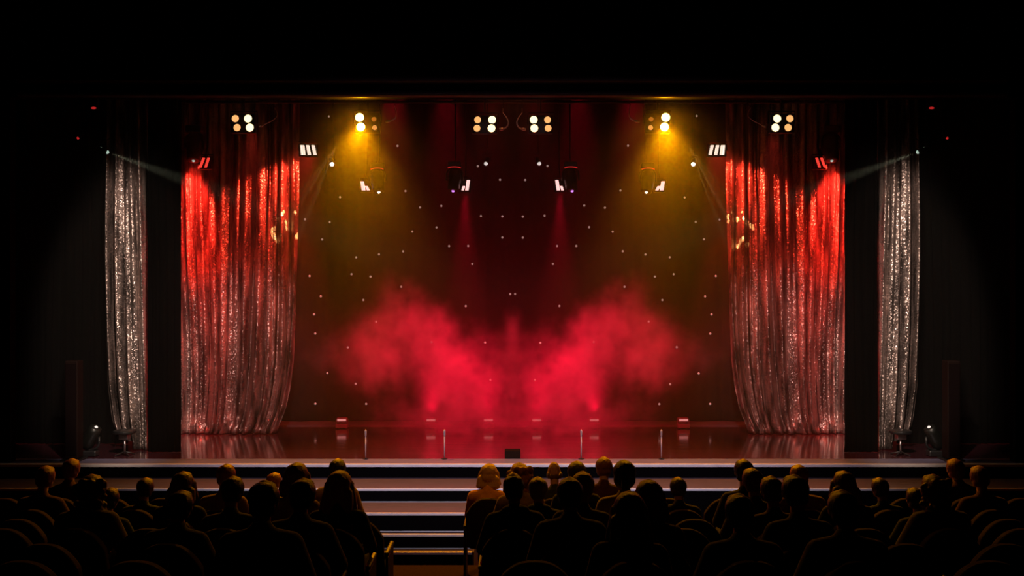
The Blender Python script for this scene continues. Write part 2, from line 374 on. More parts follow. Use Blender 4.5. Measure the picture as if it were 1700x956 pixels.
def interp(pts):
    def f(z):
        for (z0, x0), (z1, x1) in zip(pts, pts[1:]):
            if z <= z0 and z >= z1: return x0+(x1-x0)*(z0-z)/(z0-z1)
        return pts[0][1] if z > pts[0][0] else pts[-1][1]
    return f
YI, YO = 19.05, 17.15
for s in (-1, 1):
    sd = SIDE[s]
    def edge(pxs, Y):
        q = [(CZ-(py-CY)*Y/F, (px-CX)*Y/F*(-s)) for px, py in pxs]
        return interp(q)
    inner_out = edge([(299, 160), (300, 450), (303, 722)], YI)
    inner_in = edge([(497, 160), (497, 300), (494, 420), (491, 520), (487, 600), (482, 640), (475, 675), (466, 700), (457, 720)], YI)
    L, R = (inner_out, inner_in) if s < 0 else (inner_in, inner_out)
    if s < 0: inner = cloth('glitter_curtain', L, R, 7.6, ZS+.015, YI, 10, .085, M_SEQ,
          'tall sequinned inner curtain lit red on the %s side of the stage' % sd, 'curtain', 3+s, hem=.13, group='glittering stage curtains')
    out_out = edge([(178, 160), (178, 560), (180, 640), (186, 690), (200, 745)], YO)
    out_in = edge([(250, 160), (250, 560), (252, 745)], YO)
    L, R = (out_out, out_in) if s < 0 else (out_in, out_out)
    zb = (lambda u, s=s: ZS+.012+.40*max(0, 1-(u if s < 0 else 1-u)/.62)**1.2)
    if s < 0: outer = cloth('glitter_curtain', L, R, 7.6, zb, YO, 4, .13, M_SEQ,
          'narrow silvery sequinned outer curtain at the far %s of the stage' % sd, 'curtain', 13+s, nu=220, hem=.05, group='glittering stage curtains')
    else:
        for src, lab in ((inner, 'tall sequinned inner curtain lit red on the right side of the stage'), (outer, 'narrow silvery sequinned outer curtain at the far right of the stage')):
            c = src.copy(); C.objects.link(c); c.scale.x = -1; c['label'] = lab
    # black masking legs
    xa, xb = sorted((s*6.22, s*5.66))
    cloth('black_drape', lambda z: xa, lambda z: xb, 7.6, ZS+.01, 16.85, 4, .03, M_BLACKCLOTH,
          'plain black masking drape between the two glitter curtains on the %s' % sd, 'drape', 23+s, nu=120, nv=20)
    xa, xb = sorted((s*8.95, s*6.9))
    cloth('black_drape', lambda z: xa, lambda z: xb, 7.6, ZS+.01, 17.75, 12, .05, M_BLACKCLOTH,
          'wide black masking drape behind the outer glitter curtain on the %s' % sd, 'drape', 33+s, nu=240, nv=16)

# star cloth with its lights
bm = BM(); nu, nv = 700, 24; rows = []
def starY(x, z): return .05*math.sin(x*7.5+.4*math.sin(z))+.02*math.sin(x*19)
for j in range(nv+1):
    z = 8.3+(ZS+.03-8.3)*j/nv
    rows.append([bm.verts.new((-8.8+17.6*i/nu, starY(-8.8+17.6*i/nu, z), z)) for i in range(nu+1)])
for a, b in zip(rows, rows[1:]):
    for i in range(nu): bm.faces.new((a[i], b[i], b[i+1], a[i+1]))
star = obj('star_cloth', bm, M_STARCLOTH, smooth=True); star.location = (0, 20.6, 0)
star.modifiers.new('s', 'SOLIDIFY').thickness = .01
tag(star, 'dark backdrop cloth dotted with small star lights at the back of the stage', 'backdrop')
STARS = [(564,327),(506,364),(546,368),(533,397),(590,427),(629,422),(668,417),(672,316),(513,458),(583,455),(614,459),(665,476),
 (531,492),(602,498),(520,522),(522,554),(624,534),(577,577),(542,620),(589,638),(522,671),(607,671),(697,344),(732,341),(684,384),
 (724,377),(798,358),(834,359),(830,298),(793,275),(834,394),(745,408),(777,408),(784,438),(773,508),(847,488),(716,568),(805,569),(814,631),(659,241),(545,192)]
M_LED = glow('star_led', (.62, .46, .42), .36)
bm = BM(); ell(bm, (0,0,0), (.024, .02, .024), sub=2); led0 = None
for px, py in STARS:
    for s in (-1, 1):
        p = W(px, py, 20.52); x = p.x*(-s)
        if led0 is None:
            led0 = obj('star_light', bm, M_LED, star, smooth=True); o = led0
        else:
            o = led0.copy(); C.objects.link(o); o.parent = star
        o.location = (x, starY(x, p.z)-.012, p.z)

# ------------------------------------------------------------------ rigging bars
PIPES = [(16.98, 7.35, 'front lighting bar just behind the header'), (18.32, 7.35, 'second lighting bar carrying the moving lights')]
for y, z, lab in PIPES:
    t = thing('lighting_bar', lab, 'rigging', (0, y, z))
    bm = BM(); tube(bm, [(-8.98, 0, 0), (8.98, 0, 0)], .03, 12); obj('pipe', bm, M_BLACK, t, smooth=True)
    for x in (-7, -3.5, 0, 3.5, 7):
        bm = BM(); tube(bm, [(x, 0, .02), (x, 0, 8.5-z)], .006, 6); obj('hanging_wire', bm, M_BLACK, t)

def drop(t, zlen, r=.012):
    """clamp and rod from a fixture's top (origin) up to the bar zlen above"""
    bm = BM(); tube(bm, [(0, 0, 0), (0, 0, zlen-.03)], r, 8); obj('drop_rod', bm, M_BLACK, t)
    bm = BM(); lathe(bm, [(.045, -.03), (.045, .03)], (0, 0, zlen), (1, 0, 0), 14); obj('clamp', bm, M_BLACK, t)

# four-lamp audience lights
M_LAMP = {'dim': glow('lamp_dim_amber', (.85, .36, .09), .75), 'mid': glow('lamp_orange', (1, .50, .17), 1.0),
          'hot': glow('lamp_warm_white', (1, .80, .42), 2.0), 'blaze': glow('lamp_blazing_amber', (1, .66, .16), 14.), 'faint': glow('lamp_faint_orange', (.55, .17, .02), .55)}
def quad(lamps, label, Y=16.9):
    """lamps: (px, py, kind, radius px)"""
    cx = sum(l[0] for l in lamps)/4; cyy = sum(l[1] for l in lamps)/4
    p = W(cx, cyy, Y); t = thing('audience_light', label, 'stage light', p, group='four-lamp audience lights')
    k = F/Y
    hw = (max(l[0] for l in lamps)-min(l[0] for l in lamps))/2/k+.085; hh = (max(l[1] for l in lamps)-min(l[1] for l in lamps))/2/k+.085
    bm = BM(); box(bm, -hw, hw, .0, .14, -hh, hh); obj('housing', bm, M_BLACK, t, bevel=.012)
    for px, py, kd, rp in lamps:
        x, z = (px-cx)/k, -(py-cyy)/k; r = rp/k
        bm = BM(); lathe(bm, [(r+.012, .02), (r+.016, -.03), (r+.004, -.03), (r+.002, .0)], (x, 0, z), (0, 1, 0), 20); ring = obj('lamp_ring', bm, M_BLACK, t, smooth=True)
        bm = BM(); ell(bm, (x, -.008, z), (r, .022, r), sub=3); obj('lamp', bm, M_LAMP[kd], ring, smooth=True)
    bm = BM()
    tube(bm, [(-hw-.02, .07, 0), (-hw-.02, .07, hh+.05), (hw+.02, .07, hh+.05), (hw+.02, .07, 0)], .012, 8); obj('yoke', bm, M_BLACK, t)
    zl = 7.35-p.z
    bm = BM(); tube(bm, [(0, .08, hh+.05), (0, .08, zl-.03)], .014, 8); obj('drop_rod', bm, M_BLACK, t)
    bm = BM(); lathe(bm, [(.05, -.03), (.05, .03)], (0, .08, zl), (1, 0, 0), 14); obj('clamp', bm, M_BLACK, t)
quad([(391,197,'mid',6),(412,197,'hot',6.6),(394,212,'mid',6),(415,212,'hot',6.6)], 'four-lamp audience light above the inner glitter curtain on the left')
quad([(1311,197,'mid',6),(1290,197,'hot',6.6),(1308,212,'mid',6),(1287,212,'hot',6.6)], 'four-lamp audience light above the inner glitter curtain on the right')
quad([(597,195,'blaze',7),(621,198,'faint',4),(599,211,'blaze',7),(622,212,'dim',4)], 'blazing amber audience light above the left half of the stage')
quad([(1105,195,'blaze',7),(1081,198,'faint',4),(1103,211,'blaze',7),(1080,212,'dim',4)], 'blazing amber audience light above the right half of the stage')
quad([(793,199,'mid',5.6),(817,199,'hot',6.4),(792,213,'mid',5.6),(816,213,'hot',6.4)], 'four-lamp audience light just left of the centre of the bar')
quad([(909,199,'mid',5.6),(886,199,'hot',6.4),(910,213,'mid',5.6),(887,213,'hot',6.4)], 'four-lamp audience light just right of the centre of the bar')

# LED strip panels with upright glowing bars
M_BARS = {'white': glow('strip_warm_white', (1, .78, .62), 1.05), 'pink': glow('strip_pink_white', (1, .55, .52), 1.3), 'red': glow('strip_red', (1, .06, .04), .9)}
def strips(bars, kind, label, Y=18.1):
    """bars: (x0, y0, x1, y1, half width) in photograph pixels from the left half"""
    cx = sum(b[0]+b[2] for b in bars)/2/len(bars); c2 = sum(b[1]+b[3] for b in bars)/2/len(bars)
    p = W(cx, c2, Y); t = thing('strip_light', label, 'stage light', p, group='short glowing strip lights'); k = F/Y
    bm = BM(); xs = [b[0] for b in bars]+[b[2] for b in bars]; ys = [b[1] for b in bars]+[b[3] for b in bars]
    x0, x1 = (min(xs)-cx)/k-.045, (max(xs)-cx)/k+.045; z0, z1 = -(max(ys)-c2)/k-.03, -(min(ys)-c2)/k+.03
    box(bm, x0, x1, .012, .15, z0, z1); obj('housing', bm, M_BLACK, t, bevel=.01)
    for xa, ya, xb, yb, hw in bars:
        bm = BM(); A = Vector(((xa-cx)/k, 0, -(ya-c2)/k)); B = Vector(((xb-cx)/k, 0, -(yb-c2)/k)); h = hw/k
        v = [bm.verts.new(q) for q in (A+Vector((-h, .014, 0)), A+Vector((h, .014, 0)), B+Vector((h, .014, 0)), B+Vector((-h, .014, 0)),
                                       A+Vector((-h*.6, -.02, 0)), A+Vector((h*.6, -.02, 0)), B+Vector((h*.6, -.02, 0)), B+Vector((-h*.6, -.02, 0)))]
        for f in ((0,3,2,1),(4,5,6,7),(0,1,5,4),(1,2,6,5),(2,3,7,6),(3,0,4,7)): bm.faces.new([v[i] for i in f])
        obj('glowing_bar', bm, M_BARS[kind], t)
    bm = BM(); tube(bm, [(x0-.02, .08, 0), (x0-.02, .08, z1+.04), (x1+.02, .08, z1+.04), (x1+.02, .08, 0)], .01, 8); obj('yoke', bm, M_BLACK, t)
    zl = 7.35-p.z; yb = 18.32-Y
    bm = BM(); tube(bm, [(0, .08, z1+.04), (0, yb, z1+.22), (0, yb, zl-.03)], .012, 8); obj('drop_rod', bm, M_BLACK, t)
    bm = BM(); lathe(bm, [(.045, -.03), (.045, .03)], (0, yb, zl), (1, 0, 0), 14); obj('clamp', bm, M_BLACK, t)
def mir(bars): return [(2*CX-a, b, 2*CX-c, d, h) for a, b, c, d, h in bars]
b1 = [(499.5,241,501,257,1.6),(502.5,241,504.5,257,2.6),(510.5,241,513.5,257,2.8),(519.5,241,523,257,2.8)]
b2 = [(338,262,332,278,2.3),(346,262,341,278,2.3)]
b3 = [(601,301,603.5,316,3.2),(608,309,611.5,316,2.6)]
b4 = [(777.5,299,775,316,2.8),(770,309,768,316,2.2)]
for fn, sd in ((lambda b: b, 'left'), (mir, 'right')):
    strips(fn(b1), 'white', 'strip light with bright warm bars at the edge of the %s glitter curtain' % sd)
    strips(fn(b2), 'red', 'strip light with red bars before the %s inner glitter curtain' % sd)
    strips(fn(b3), 'pink', 'pinkish strip light below the blazing amber light on the %s' % sd)
    strips(fn(b4), 'pink', 'pinkish strip light nearer the centre above the red beam on the %s' % sd)

# moving head lights
M_LENS = {'white': glow('lens_white', (1, .92, .84), 2.2), 'violet': glow('lens_violet', (.62, .22, .85), 1.5), 'green': glow('lens_pale_green', (.45, .60, .50), .8),
          'ember': glow('ember_red', (.8, .03, .03), .5), 'grey': glow('lens_grey', (.75, .68, .64), .9)}
def moving_head(p, tx, size, lens, zbar, label, cap=True, floor=False, ybar=None):
    """p: lens position; tilt tx points the head downwards or forwards"""
    t = thing('moving_head_light', label, 'stage light', p, group='moving head lights')
    d = Vector(tx).normalized(); r = size
    c = -d*r*1.7                       # head centre behind its lens
    bm = BM(); lathe(bm, [(r*.35, -r*1.9), (r*.75, -r*1.75), (r*.98, -r*1.1), (r, -r*.3), (r*.86, r*.8), (r*.80, r*1.55), (r*.55, r*1.60)], c, d, 24); hd = obj('head', bm, M_GLOSSBLACK, t, smooth=True)
    bm = BM(); rr = .030 if r < .2 else .034; lathe(bm, [(rr, -.01), (rr*.9, .012), (rr*.4, .026)], c+d*r*1.58, d, 18); obj('lens', bm, M_LENS[lens], hd, smooth=True)
    up = -1 if floor else 1
    top = c+Vector((0, 0, up*r*2.2))
    if floor: t.location.z = ZS+.006-(top.z-r*.45)
    bm = BM(); yy = [c+Vector((-r*1.15, 0, 0))]
    for k in range(9):
        a = PI-PI*k/8; yy.append(c+Vector((math.cos(a)*r*1.15, 0, up*(r*.9+math.sin(a)*r*.9))))
    yy.append(c+Vector((r*1.15, 0, 0)))
    tube(bm, yy, r*.16, 8); obj('yoke', bm, M_BLACK, t, smooth=True)
    bm = BM(); z0, z1 = sorted((top.z-up*r*.35, top.z+up*r*.45)); box(bm, top.x-r*.95, top.x+r*.95, c.y-r*.7, c.y+r*.7, z0, z1); bs = obj('base', bm, M_BLACK, t, bevel=.02)
    if cap:
        bm = BM(); pts = [c+Vector((math.cos(a)*r*1.0, -r*.72, up*(r*1.55)+math.sin(a)*r*.30)) for a in [PI*.15+PI*.7*k/10 for k in range(11)]]
        tube(bm, pts, .009, 6); obj('status_light', bm, M_LENS['ember'], bs)
    if not floor:
        zl = zbar-p.z; yb = (ybar or 18.32)-p.y
        bm = BM(); tube(bm, [(top.x, c.y, z1-.01), (top.x, yb, min(z1+.1, zl-.1)), (top.x, yb, zl-.03)], .014, 8); obj('drop_rod', bm, M_BLACK, t)
        bm = BM(); lathe(bm, [(.045, -.03), (.045, .03)], (top.x, yb, zl), (1, 0, 0), 14); obj('clamp', bm, M_BLACK, t)
    return t
for s in (-1, 1):
    sd = SIDE[s]
    def S(px, py, Y): v = W(px, py, Y); return Vector((v.x*(-s), v.y, v.z))
    moving_head(S(321, 268, 18.0), (0, -.35, -1), .155, 'green', 7.35, 'large black moving light hanging before the %s inner glitter curtain' % sd, cap=False)
    moving_head(S(629, 320, 18.0), (-s*.15, -.35, -1), .13, 'white', 7.35, 'moving light with a white lens under the %s amber light' % sd)
    moving_head(S(752, 318, 18.0), (s*.12, -.35, -1), .13, 'violet', 7.35, 'moving light with a violet lens on the %s of centre' % sd)
# small par lamps
def par(p, d, lens, zbar, ybar, label, r=.05):
    t = thing('par_lamp', label, 'stage light', p, group='small par lamps'); d = Vector(d).normalized()
    bm = BM(); lathe(bm, [(r*.55, -.2), (r*.9, -.15), (r, -.02), (r*1.02, .02), (r*.8, .02), (r*.75, -.01)], (0, 0, 0), d, 18); can = obj('can', bm, M_BLACK, t, smooth=True)
    bm = BM(); ell(bm, d*.012, (r*.72, r*.72, r*.72), sub=2); obj('lens', bm, M_LENS[lens], can, smooth=True)
    c = -d*.08
    bm = BM(); tube(bm, [c+Vector((-r*1.3, 0, 0)), c+Vector((-r*1.3, 0, .12)), c+Vector((r*1.3, 0, .12)), c+Vector((r*1.3, 0, 0))], .007, 6); obj('yoke', bm, M_BLACK, t)
    zl = zbar-p.z; yb = ybar-p.y
    bm = BM(); tube(bm, [c+Vector((0, 0, .12)), Vector((c.x, yb, .3)), Vector((c.x, yb, zl-.03))], .009, 6); obj('drop_rod', bm, M_BLACK, t)
    bm = BM(); lathe(bm, [(.045, -.03), (.045, .03)], (c.x, yb, zl), (1, 0, 0), 14); obj('clamp', bm, M_BLACK, t)
for s in (-1, 1):
    sd = SIDE[s]
    def S(px, py, Y): v = W(px, py, Y); return Vector((v.x*(-s), v.y, v.z))
    par(S(551, 272, 18.1), (-s*.3, -.8, -.6), 'white', 7.35, 18.32, 'small round white lamp between glitter curtain and amber light on the %s' % sd, .055)
    par(S(807, 271, 18.1), (s*.2, -.8, -.6), 'grey', 7.35, 18.32, 'small round pale lamp below the central lights, %s of centre' % sd, .05)
    par(S(168, 247, 16.75), (0, -.9, -.3), 'green', 7.35, 16.98, 'small pale lamp outside the narrow beam at the far %s' % sd, .045)
    par(S(177, 252, 16.6), (-s*.9, -.1, -.33), 'green', 7.35, 16.98, 'small spotlight throwing the thin white beam from the far %s' % sd, .045)
    par(S(130, 229, 16.75), (0, -.9, -.5), 'ember', 7.35, 16.98, 'faint lamp hanging outermost on the front bar at the %s' % sd, .03)
    # red indicator under the header
    t = thing('indicator_light', 'tiny red indicator light under the header at the far %s' % sd, 'indicator light', S(157, 182, 15.92))
    bm = BM(); box(bm, -.06, .06, -.03, .03, 0, .21); obj('bracket', bm, M_BLACK, t)
    bm = BM(); ell(bm, (0, -.035, .02), (.045, .02, .018), sub=2); obj('lens', bm, M_LENS['ember'], t, smooth=True)

# pale cable loops hanging between the lights
def cable(pts, label, tip, r=.011, Y=16.7):
    P = [W(px, py, Y) for px, py in pts]; top = P[0]
    t = thing('cable_loop', label, 'cable', top, group='pale cable loops')
    # Catmull-Rom through the points, then straight up to the bar
    q = [P[0]]+P+[P[-1]]; c = []
    for i in range(1, len(q)-2):
        for k in range(6):
            u = k/6; p0, p1, p2, p3 = q[i-1:i+3]
            c.append(.5*((2*p1)+(p2-p0)*u+(2*p0-5*p1+4*p2-p3)*u*u+(3*p1-p0-3*p2+p3)*u**3))
    c.append(P[-1]); n = len(c)
    bm = BM(); tube(bm, [v-top for v in c], [r*(.5+.8*i/n) for i in range(n)], 8); obj('cable', bm, M_CABLE, t, smooth=True)
    bm = BM(); tube(bm, [(0, 0, -.01), (0, .28, .12), (0, .28, 7.35-top.z-.03)], .006, 6); obj('cable_tail', bm, M_BLACK, t)
    a = c[-1]-top; b = a+(W(tip[0], tip[1], Y)-c[-1])
    bm = BM(); tube(bm, [a, (a+b)/2, b], [r*1.2, r*2.4, r*1.6], 10); obj('plug', bm, M_SILVER, t, smooth=True)
def mp(p): return [(2*CX-x, y) for x, y in p]
for fn, sd in ((lambda p: p, 'left'), (mp, 'right')):
    cable(fn([(835,187),(841,195),(844,203),(842,210),(837,214)]), 'bright cable loop curling beside the central audience light, %s one' % sd, fn([(829,215)])[0])
    cable(fn([(655,175),(658,187),(656,196),(650,200)]), 'cable loop inward of the blazing amber light on the %s' % sd, fn([(640,203)])[0])
    cable(fn([(455,178),(461,190),(455,198),(447,203),(438,207)]), 'thin cable arc inward of the outer audience light on the %s' % sd, fn([(431,211)])[0], r=.007)

# ------------------------------------------------------------------ on the stage floor
def mic(px, label):
    p = W(px, 762, 16.16); p.z = ZS
    t = thing('floor_microphone', label, 'microphone', (p.x, 16.16, ZS+.004), group='thin microphones along the stage edge')
    bm = BM(); lathe(bm, [(.05, 0), (.05, .008), (.015, .016)], (0,0,0), (0,0,1), 18); obj('base', bm, M_BLACK, t, smooth=False)
    bm = BM(); tube(bm, [(0,0,.01), (0,0,.37)], .011, 8); obj('pole', bm, M_MIC, t, smooth=True)
    bm = BM(); lathe(bm, [(.009, 0), (.016, .02), (.018, .09), (.010, .115)], (0,0,.365), (0,0,1), 14); obj('capsule', bm, M_MIC, t, smooth=True)
mic(607, 'thin upright microphone, outermost on the left of the stage edge')
mic(738, 'thin upright microphone left of the centre of the stage edge')
mic(965, 'thin upright microphone right of the centre of the stage edge')
mic(1098, 'thin upright microphone, outermost on the right of the stage edge')
t = thing('prompt_monitor', 'small dark wedge monitor at the centre of the stage edge', 'monitor speaker', (0, 16.30, ZS))
bm = BM(); pr = [(-.11, 0), (.13, 0), (.13, .13), (-.04, .12)]
a = [bm.verts.new((-.13, y, z)) for y, z in pr]; b = [bm.verts.new((.13, y, z)) for y, z in pr]
bm.faces.new(a); bm.faces.new(b[::-1])
for i in range(4): bm.faces.new((a[i], a[(i+1) % 4], b[(i+1) % 4], b[i]))
obj('cabinet', bm, M_GRILLE, t, bevel=.008)
bm = BM(); v = [bm.verts.new(q) for q in ((-.11, -.108, .015), (.11, -.108, .015), (.11, -.052, .108), (-.11, -.052, .108))]; bm.faces.new(v)
g = obj('grille', bm, M_GRILLE, t); g.modifiers.new('s', 'SOLIDIFY').thickness = .006

def floor_lamp(px, label, Y=19.7, wpx=20):
    p = W(px, 700, Y); k = F/Y; hw = wpx/2/k
    t = thing('floor_light', label, 'stage light', (p.x, Y, ZS), group='low lights along the foot of the backdrop')
    bm = BM(); box(bm, -hw, hw, -.08, .08, .02, .10); obj('base', bm, M_FLOORLAMP, t, bevel=.008)
    bm = BM(); box(bm, -hw*.85, hw*.85, -.06, .08, .125, .215); hd = obj('head', bm, M_FLOORLAMP, t, bevel=.012)
    bm = BM(); box(bm, -hw*.72, hw*.72, -.068, -.056, .155, .195); obj('lens', bm, glow('floor_lens_dim', (.75, .5, .45), .45), hd)
    for q in (-1, 1):
        bm = BM(); box(bm, min(q*hw, q*(hw-.012)), max(q*hw, q*(hw-.012)), -.02, .03, .08, .19); obj('bracket', bm, M_FLOORLAMP, t)
        bm = BM(); box(bm, q*hw*.7-.02, q*hw*.7+.02, -.07, .07, 0, .022); obj('foot', bm, M_BLACK, t)
for s in (-1, 1):
    sd = SIDE[s]
    for px, lab in ((568, 'pale low floor light near the foot of the %s inner curtain'), (716, 'low floor light in the red smoke, middle one on the %s'), (811, 'low floor light in the red smoke nearest the centre on the %s')):
        floor_lamp(px if s < 0 else 2*CX-px, lab % sd)

for s in (-1, 1):
    sd = SIDE[s]
    # column loudspeaker
    x = s*(851-117)*15.93/F
    t = thing('column_speaker', 'tall slim brown column speaker at the %s end of the stage' % sd, 'speaker', (x, 16.05, ZS+.004))
    bm = BM(); box(bm, -.105, .105, -.10, .12, .03, 1.62); obj('cabinet', bm, M_COLUMN, t, bevel=.015)
    bm = BM(); box(bm, -.085, .085, -.112, -.10, .10, 1.57); obj('grille', bm, M_GRILLE, t)
    bm = BM(); box(bm, -.16, .16, -.15, .18, 0, .03); obj('base', bm, M_BLACK, t, bevel=.008)
    # floor moving head
    x = s*(851-152)*16.3/F
    moving_head(Vector((x-s*.03, 16.42, ZS+.56)), (-s*.55, -.15, .9), .12, 'grey', 0, 'black moving light standing on the stage floor beside the %s column speaker' % sd, cap=False, floor=True)
    # low round stool
    x = s*(851-205)*16.5/F
    t = thing('round_stool', 'low black round stool at the foot of the %s outer curtain' % sd, 'stool', (x, 16.55, ZS))
    bm = BM(); lathe(bm, [(.16, .36), (.185, .375), (.185, .405), (.17, .42), (.05, .425)], (0,0,0), (0,0,1), 28); obj('seat', bm, M_BLACK, t, smooth=False, bevel=.005)
    bm = BM(); box(bm, -.075, .075, -.07, .07, .27, .355); obj('bracket', bm, M_SILVER, t, bevel=.008)
    bm = BM(); tube(bm, [(0,0,.03), (0,0,.28)], .018, 12); obj('post', bm, M_SILVER, t, smooth=True)
    for k in range(4):
        a = PI/4+k*PI/2; bm = BM(); tube(bm, [(0,0,.06), (math.cos(a)*.15, math.sin(a)*.15, .015), (math.cos(a)*.17, math.sin(a)*.17, .012)], .012, 8); obj('leg', bm, M_BLACK, t, smooth=True)

# ------------------------------------------------------------------ theatre seats
def seat_proto():
    t = thing('theatre_seat', '', 'seat')
    bm = BM(); nx, nz = 14, 12        # backrest: domed top, gently curved
    def back(front):
        V = []
        for j in range(nz+1):
            r = []
            for i in range(nx+1):
                u = -1+2*i/nx; v = j/nz; hw = .245
                top = .56*(1-.30*abs(u)**2.6)
                z = .40+top*v; x = hw*u
                y = -.19-.10*v-.035*(1-u*u)*(-1 if not front else .4)*(1-.3*v)
                y = -.19-.12*v+(.035 if front else -.045)-.02*(1-u*u)
                r.append(bm.verts.new((x, y, z)))
            V.append(r)
        return V
    A, B = back(True), back(False)
    for V in (A, B):
        for j in range(nz):
            for i in range(nx): bm.faces.new((V[j][i], V[j][i+1], V[j+1][i+1], V[j+1][i]))
    rim = lambda V: [V[0][i] for i in range(nx)]+[V[j][nx] for j in range(nz)]+[V[nz][i] for i in range(nx, 0, -1)]+[V[j][0] for j in range(nz, 0, -1)]
    ra, rb = rim(A), rim(B)
    for i in range(len(ra)): bm.faces.new((ra[i], ra[(i+1) % len(ra)], rb[(i+1) % len(rb)], rb[i]))
    obj('backrest', bm, M_SEAT, t, smooth=False, bevel=.018)
    bm = BM(); box(bm, -.225, .225, -.17, .27, .36, .45); obj('seat', bm, M_SEAT, t, bevel=.03)
    for q in (-1, 1):
        x0, x1 = sorted((q*.250, q*.275))
        bm = BM(); box(bm, x0, x1, -.24, .18, 0, .60); obj('side_panel', bm, M_SEATSHELL, t, bevel=.01)
        bm = BM(); box(bm, min(q*.238, q*.279), max(q*.238, q*.279), -.22, .20, .60, .635); obj('armrest', bm, M_SEATSHELL, t, bevel=.012)
    return t
SEAT0 = seat_proto()

# ------------------------------------------------------------------ people (seen from behind, seated)
def body_mesh():
    bm = BM()
    ell(bm, (0, -.01, 1.235), (.074, .092, .105)); ell(bm, (0, -.02, 1.205), (.070, .085, .095), sub=3)   # skull
    ell(bm, (0, .035, 1.165), (.052, .052, .065)); ell(bm, (0, .062, 1.122), (.030, .028, .024))             # face, chin
    ell(bm, (0, .090, 1.195), (.011, .018, .022)); ell(bm, (0, .098, 1.178), (.014, .013, .011))             # nose
    ell(bm, (0, .080, 1.150), (.024, .012, .006)); ell(bm, (0, .079, 1.140), (.020, .011, .006))             # lips
    for s in (-1, 1):
        ell(bm, (s*.028, .072, 1.232), (.022, .014, .007)); ell(bm, (s*.040, .055, 1.180), (.020, .020, .022))   # brow, cheek
        ell(bm, (s*.028, .070, 1.213), (.012, .010, .008))                                               # eye
        ell(bm, (s*.077, -.005, 1.198), (.010, .020, .032))                                             # ear
        limb(bm, (s*.05, -.105, .985), (s*.17, -.115, .965), .055, .052)                                  # shoulder
        limb(bm, (s*.18, -.115, .955), (s*.245, .02, .715), .050, .038)                                  # upper arm
        limb(bm, (s*.245, .02, .715), (s*.135, .235, .615), .037, .024)                                   # forearm
        wv = Vector((s*.130, .245, .612)); fw = Vector((-s*.25, .95, -.05)).normalized(); sd = Vector((s*.95, .25, 0)).normalized()
        for k in range(4):                                                                               # palm
            q = wv+sd*(-.027+.018*k); limb(bm, q+fw*.01, q+fw*.075, .013, .012)
            ln = (.040, .047, .044, .034)[k]; a = q+fw*.078; b = a+fw*ln*.55+Vector((0, 0, -.004)); c = b+fw*ln*.5+Vector((0, 0, -.018))
            limb(bm, a, b, .0098, .009); limb(bm, b, c, .009, .0078)
        th = wv-sd*.030+fw*.02; limb(bm, th, th-sd*.022+fw*.032, .013, .011); limb(bm, th-sd*.022+fw*.032, th-sd*.020+fw*.060, .0105, .0085)
        limb(bm, (s*.09, -.04, .555), (s*.135, .37, .535), .083, .058)                                    # thigh
        limb(bm, (s*.135, .37, .535), (s*.135, .40, .30), .055, .052); limb(bm, (s*.135, .40, .30), (s*.135, .38, .10), .052, .036)
        limb(bm, (s*.135, .37, .055), (s*.145, .53, .035), .042, .032)                                    # foot
    limb(bm, (0, -.065, 1.15), (0, -.10, 1.02), .052, .056)                                             # neck
    ell(bm, (0, -.11, .88), (.150, .098, .16)); ell(bm, (0, -.10, .74), (.130, .092, .15)); ell(bm, (0, -.07, .59), (.155, .115, .11))
    return remesh('body', bm, .0085, 3)
def top_mesh(hood=False, puffy=0.):
    bm = BM(); e = .014+puffy
    for s in (-1, 1):
        limb(bm, (s*.05, -.105, .990), (s*.17, -.115, .968), .055+e, .054+e)
        limb(bm, (s*.18, -.115, .955), (s*.245, .02, .715), .052+e, .042+e)
        limb(bm, (s*.245, .02, .715), (s*.148, .212, .624), .041+e, .030+e)
    limb(bm, (0, -.095, 1.055), (0, -.105, 1.0), .056+e*.6, .070+e)
    ell(bm, (0, -.11, .88), (.155+e, .102+e, .17)); ell(bm, (0, -.10, .74), (.140+e, .098+e, .17)); ell(bm, (0, -.07, .585), (.165+e, .122+e, .11))
    if hood:
        ell(bm, (0, -.17, 1.04), (.11, .06, .07)); ell(bm, (0, -.15, 1.06), (.125, .07, .05))
    return remesh('top', bm, .013, 5)
def trouser_mesh():
    bm = BM(); e = .012
    for s in (-1, 1):
        limb(bm, (s*.09, -.04, .555), (s*.135, .37, .535), .085+e, .062+e)
        limb(bm, (s*.135, .37, .535), (s*.135, .40, .30), .060+e, .056+e); limb(bm, (s*.135, .40, .30), (s*.135, .385, .10), .056+e, .050+e)
    ell(bm, (0, -.07, .585), (.165, .124, .10))
    return remesh('trousers', bm, .014, 5)
def strand(me, amt, fz, seed):
    for v in me.vertices:
        v.co.x *= 1.05
        n = noise.noise(Vector((v.co.x*38, v.co.y*38, v.co.z*fz+seed)))+.5*noise.noise(Vector((v.co.x*90, v.co.y*90, v.co.z*fz*2+seed)))
        v.co += Vector((v.co.x, v.co.y+.03, 0)).normalized()*n*amt
    me.update(); return me
